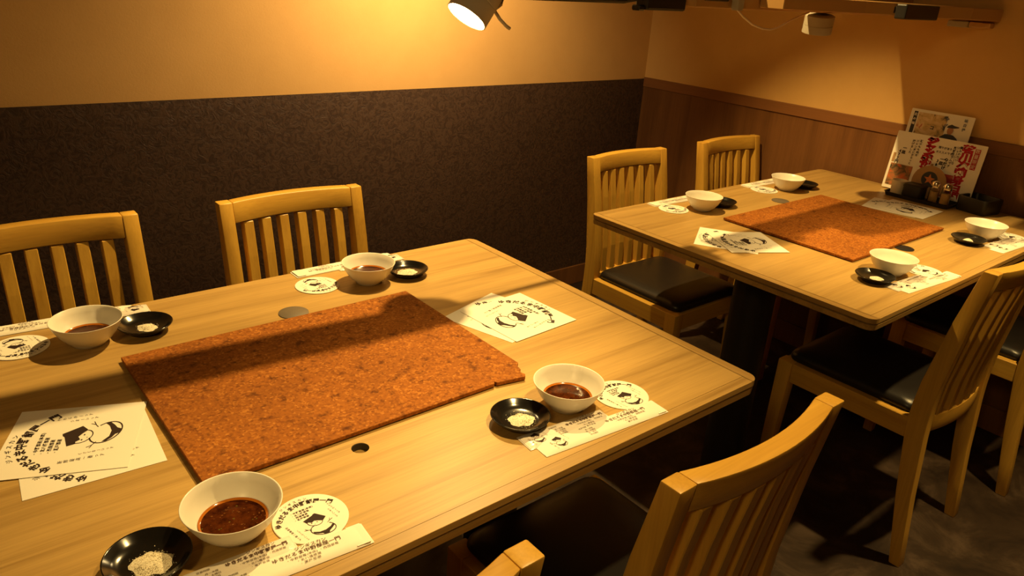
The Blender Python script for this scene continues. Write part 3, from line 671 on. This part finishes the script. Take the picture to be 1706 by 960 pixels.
bd, w, h = board('poster_card', 0.015, -0.182, ZT + 0.004, 0.984, 2.340, 2.368, 'taller card behind the menu, its picture showing a person in a dark cap and shirt', 'poster')
obj('card', bevel(loft([(w / 2, h / 2, 0.003, -0.003), (w / 2, h / 2, 0.003, 0.0)], 3, cy=h / 2), 0.0003, 1), 'paper', bd)
X0 = -w / 2
flat('side_print', rect(px(0.055), px(0.115), py(0.42), py(0.97)), 'print_dark', bd, 0.0008)
flat('scene_picture', rect(px(0.135), px(0.60), py(0.55), py(0.965)), 'photo_street', bd, 0.0008)
bm = bmesh.new(); poly(bm, [(px(a), py(b)) for a, b in ((0.52, 0.66), (0.56, 0.715), (0.62, 0.755), (0.69, 0.765), (0.76, 0.755), (0.82, 0.725), (0.86, 0.68), (0.87, 0.60), (0.52, 0.60))]); flat('person_shirt', bm, 'print_dark', bd, 0.0012)
bm = bmesh.new(); poly(bm, [(px(0.69) + 0.0095 * math.cos(a), py(0.805) + 0.0125 * math.sin(a)) for a in [2 * PI * k / 14 for k in range(14)]]); flat('person_face', bm, 'print_skin', bd, 0.0014)
bm = bmesh.new(); poly(bm, [(px(a), py(b)) for a, b in ((0.625, 0.835), (0.64, 0.86), (0.69, 0.88), (0.74, 0.868), (0.81, 0.862), (0.81, 0.852), (0.745, 0.838), (0.69, 0.835))]); flat('person_cap', bm, 'print_dark', bd, 0.0016)
bm = bmesh.new(); vtext(bm, 'ひげ', 0.011, px(0.60), py(0.93), 0.020, 0, 0.05); vtext(bm, '味自慢', 0.011, px(0.88), py(0.945), 0.014, 0, 0.03); flat('printed_lettering', bm, 'print_blue', bd, 0.0016)['kind'] = 'stuff'
bm = bmesh.new(); text(bm, 'コ', 0.014, px(0.40), py(0.80), 0, 0.05); flat('printed_letter', bm, 'print_dark', bd, 0.0012)
bm = bmesh.new()
for k, ch in enumerate('北の味'): text(bm, ch, 0.010, px(0.085), py(0.93 - 0.055 * k), 0, 0.03)
flat('side_lettering', bm, 'paper', bd, 0.0014)['kind'] = 'stuff'

tr = obj('condiment_tray', loft([(0.040, 0.098, 0.012, 0.0), (0.044, 0.102, 0.014, 0.012), (0.046, 0.104, 0.015, 0.0125), (0.044, 0.102, 0.014, 0.0130), (0.0405, 0.0985, 0.012, 0.003)], 5), 'black_plastic', None, 40, (2.252, -0.130, Z))
tag(tr, 'black plastic tray holding shakers and jars before the menu card', 'tray')
ZI = Z + 0.0034
cup = obj('cream_cup', lathe([(0, 0), (0.021, 0), (0.0225, 0.003), (0.0235, 0.040), (0.0242, 0.046), (0.0225, 0.047), (0.0205, 0.041), (0.019, 0.006), (0, 0.005)], 32), 'cream_cup', None, 40, (2.246, -0.058, ZI)); tag(cup, 'small cream ceramic cup at the left end of the black tray', 'cup')
jar = empty('black_jar', (2.238, -0.112, ZI)); tag(jar, 'squat black jar with a lid in the middle of the tray', 'jar')
obj('body', loft([(0.024, 0.026, 0.006, 0), (0.0265, 0.0285, 0.008, 0.004), (0.0265, 0.0285, 0.008, 0.038)], 5), 'black_plastic', jar, 40)
obj('lid', loft([(0.0275, 0.0295, 0.008, 0.0382), (0.0275, 0.0295, 0.008, 0.044), (0.024, 0.026, 0.008, 0.047)], 5), 'black_plastic', jar, 40)
def shaker(x, y, label):
    s = empty('glass_shaker', (x, y, ZI)); tag(s, label, 'shaker', 'glass spice shakers on the black tray')
    obj('glass_body', lathe([(0, 0), (0.0135, 0), (0.0145, 0.002), (0.0145, 0.046), (0.0120, 0.052), (0.0120, 0.056), (0.0105, 0.056), (0.0105, 0.051), (0.0128, 0.045), (0.0128, 0.004), (0, 0.004)], 28), 'glass', s, 40)
    obj('spice_fill', lathe([(0, 0.0045), (0.0123, 0.0045), (0.0123, 0.036), (0, 0.037)], 24), 'spice', s, 40)
    obj('steel_cap', lathe([(0.0132, 0.0485), (0.0138, 0.049), (0.0138, 0.062), (0.011, 0.067), (0.004, 0.0695), (0, 0.070)], 28), 'steel', s, 40)
shaker(2.251, -0.166, 'glass spice shaker with steel cap, the left one of the pair on the tray')
shaker(2.251, -0.202, 'glass spice shaker with steel cap, the right one, at the end of the tray')
st = empty('star_coaster', (2.284, -0.128, Z)); tag(st, 'round brown kraft coaster with a star emblem, upright behind the black jar', 'coaster')
st.rotation_euler = (Matrix.Rotation(-PI / 2, 3, 'Z') @ Matrix.Rotation(PI / 2 - 0.06, 3, 'X')).to_euler()
obj('disc', lathe([(0, -0.001), (0.0530, -0.001), (0.0535, -0.0005), (0.0535, 0.0005), (0.053, 0.001), (0, 0.001)], 48), 'kraft', st, 40, (0, 0.054, 0))
bm = bmesh.new(); poly(bm, [(0.0250 * math.cos(2 * PI * k / 40), 0.0250 * math.sin(2 * PI * k / 40)) for k in range(40)]); obj('printed_roundel', bm, 'print_dark', st, False, (0, 0.064, 0.0014))
bm = bmesh.new(); poly(bm, [((0.018 if k % 2 == 0 else 0.0075) * math.sin(PI * k / 5), (0.018 if k % 2 == 0 else 0.0075) * math.cos(PI * k / 5)) for k in range(10)]); obj('printed_star', bm, 'print_orange', st, False, (0, 0.064, 0.0018))
ah = 0.046
ash = obj('ashtray', loft([(0.044, 0.044, 0.010, 0.0), (0.046, 0.046, 0.012, 0.004), (0.0475, 0.0475, 0.012, ah - 0.003), (0.0465, 0.0465, 0.012, ah), (0.040, 0.040, 0.010, ah), (0.039, 0.039, 0.010, ah - 0.004), (0.035, 0.035, 0.010, 0.012)], 5), 'black_plastic', None, 40, (2.292, -0.288, Z))
ash.rotation_euler = (0, 0, math.radians(-11)); tag(ash, 'square black ashtray against the wainscot, right of the menu card', 'ashtray')

# ---------------------------------------------------------------- overhead rails, lamps and cables
RY = 0.125
r1 = empty('lamp_rail', (0.655, RY, 1.268), -0.085); tag(r1, 'unseen tan rail carrying the lit lamp, added for its shadow on the nearer cork', 'lamp rail')
obj('rail_body', bbox(-1.9, 0.0, -0.024, 0.024, 0.030, 0.075, 0.003, 2), 'beam', r1)  # out of view, added to cast the dark band across the cork board
r2 = empty('lamp_rail', (1.262, RY, 1.262)); tag(r2, 'long tan rail above the far table, running into the right hand wall', 'lamp rail')
obj('rail_body', bbox(0, XW - 1.262 - 0.012, -0.024, 0.024, 0.0, 0.075, 0.003, 2), 'beam', r2)
obj('shadow_plate', bevel(prism([(x - 1.262, y - RY) for x, y in ((1.52, 0.100), (1.52, 0.030), (1.60, 0.013), (1.84, -0.017), (2.00, -0.065), (2.20, -0.150), (2.371, -0.170), (2.371, 0.100))], 0.006, 0.040), 0.002, 1), 'beam', r2)  # plate added to the rail, outlined to widen its shadow on table and wall
obj('black_clamp', bbox(1.86 - 1.262, 2.06 - 1.262, -0.118 - RY, -0.088 - RY, 0.000, 0.038, 0.004, 2), 'black_plastic', r2)
obj('clamp_arm', bbox(1.94 - 1.262, 1.98 - 1.262, -0.090 - RY, -0.045 - RY, 0.012, 0.030, 0.002, 1), 'black_plastic', r2)
obj('wall_bracket', bbox(XW - 1.262 - 0.012, XW - 1.262 - 0.001, -0.030, 0.055, 0.002, 0.005, 0.001, 1), 'black_plastic', r2)
obj('end_cap', bbox(0.03, 0.125, -0.0265, 0.0265, 0.016, 0.078, 0.002, 1), 'dark_metal', r2)
cn = obj('linking_conduit', tube([(0.662, RY, 1.315), (0.70, RY, 1.2665), (1.04, RY, 1.268), (1.254, RY, 1.30)], 0.005, 8), 'dark_metal', None, True); tag(cn, 'thin dark conduit linking the two lamp rails at the top of the photo', 'conduit')
hb = empty('hanging_clamp', (1.165, RY, 1.252)); tag(hb, 'black clamp block hanging at the top of the photo between the rails', 'clamp')
obj('block', bbox(-0.066, 0.068, -0.020, 0.020, 0.0, 0.085, 0.005, 2), 'black_plastic', hb)
obj('hook', bevel(prism_x([(-0.012, -0.002), (0.012, -0.002), (0.012, 0.010), (-0.012, 0.010)], -0.086, -0.064), 0.003, 1), 'black_plastic', hb)
pg = empty('cable_plug', (1.405, RY - 0.040, 1.262)); tag(pg, 'white plug hanging from the far rail with a drooping white cable', 'plug')
obj('plug_body', loft([(0.011, 0.009, 0.003, -0.002), (0.013, 0.010, 0.003, 0.004), (0.014, 0.010, 0.003, 0.045)], 3), 'lamp_white', pg, 40)
pts = [(1.405, 0.089, 1.262), (1.435, 0.089, 1.246), (1.48, 0.089, 1.228), (1.53, 0.089, 1.218), (1.565, 0.089, 1.2165), (1.60, 0.089, 1.222), (1.65, 0.089, 1.240), (1.70, 0.089, 1.254), (1.735, 0.089, 1.263)]
obj('cable', tube([(a - 1.405, b - (RY - 0.036), c - 1.262) for a, b, c in pts], 0.0025, 8), 'cable', pg, True)

def spotlight(name, loc, n, length, r, shell, glow, label):
    z = Vector(n).normalized(); o = empty(name, loc); o.rotation_mode = 'QUATERNION'; o.rotation_quaternion = z.to_track_quat('Z', 'Y'); tag(o, label, 'spotlight', 'spotlights on the rails')
    # local +z points where the lamp shines
    obj('housing', lathe([(r - 0.0035, -0.004), (r - 0.0015, 0.0005), (r, 0.0), (r, -length * 0.42), (r - 0.0012, -length * 0.425), (r - 0.0012, -length * 0.445), (r, -length * 0.45), (r, -length * 0.95), (r - 0.006, -length), (0, -length)], 40), shell, o, 40)
    obj('lit_face', lathe([(0, -0.0015), (r - 0.0042, -0.0015)], 40), glow, o)
    obj('back_plate', lathe([(0, -0.006), (r - 0.0035, -0.006)], 40), shell, o)
    return o
s1 = spotlight('spotlight', (0.615, RY, 1.228), (-0.593, -0.018, -0.806), 0.078, 0.041, 'lamp_shell', 'lamp_glow', 'lit grey cylinder spotlight hanging over the nearer table, its face glowing')
for nm, pts in (('mounting_arm', [(0.672, RY - 0.01, 1.242), (0.688, RY - 0.01, 1.252), (0.70, RY - 0.006, 1.268), (0.690, RY, 1.2915)]), ('cord_end', [(0.672, RY - 0.01, 1.242), (0.684, RY - 0.014, 1.226), (0.700, RY - 0.016, 1.213), (0.708, RY - 0.016, 1.209)])):
    mw = Matrix.LocRotScale(s1.location, s1.rotation_quaternion, None).inverted()
    obj(nm, tube([mw @ Vector(p) for p in pts], 0.0035, 8), 'lamp_shell', s1, True)
s2 = spotlight('spotlight', (1.873, RY + 0.005, 1.207), (0.12, 0.10, -0.985), 0.050, 0.041, 'lamp_white', 'lamp_glow2', 'white cylinder spotlight seen from behind below the far rail')
db = empty('wall_box', (XW - 0.0005, -0.090, 1.262)); tag(db, 'small pale box on the right hand wall beneath the end of the rail', 'box')
obj('pale_half', bbox(-0.035, 0, 0.0, 0.062, -0.018, 0.0, 0.003, 2), 'lamp_white', db); obj('brown_half', bbox(-0.033, 0, -0.062, -0.001, -0.016, 0.0, 0.003, 2), 'beam', db)

for o in C.objects:                                                  # fine print stays one part each
    if o.name.startswith(('printed_lettering', 'seal_lettering', 'side_lettering')): o['kind'] = 'stuff'
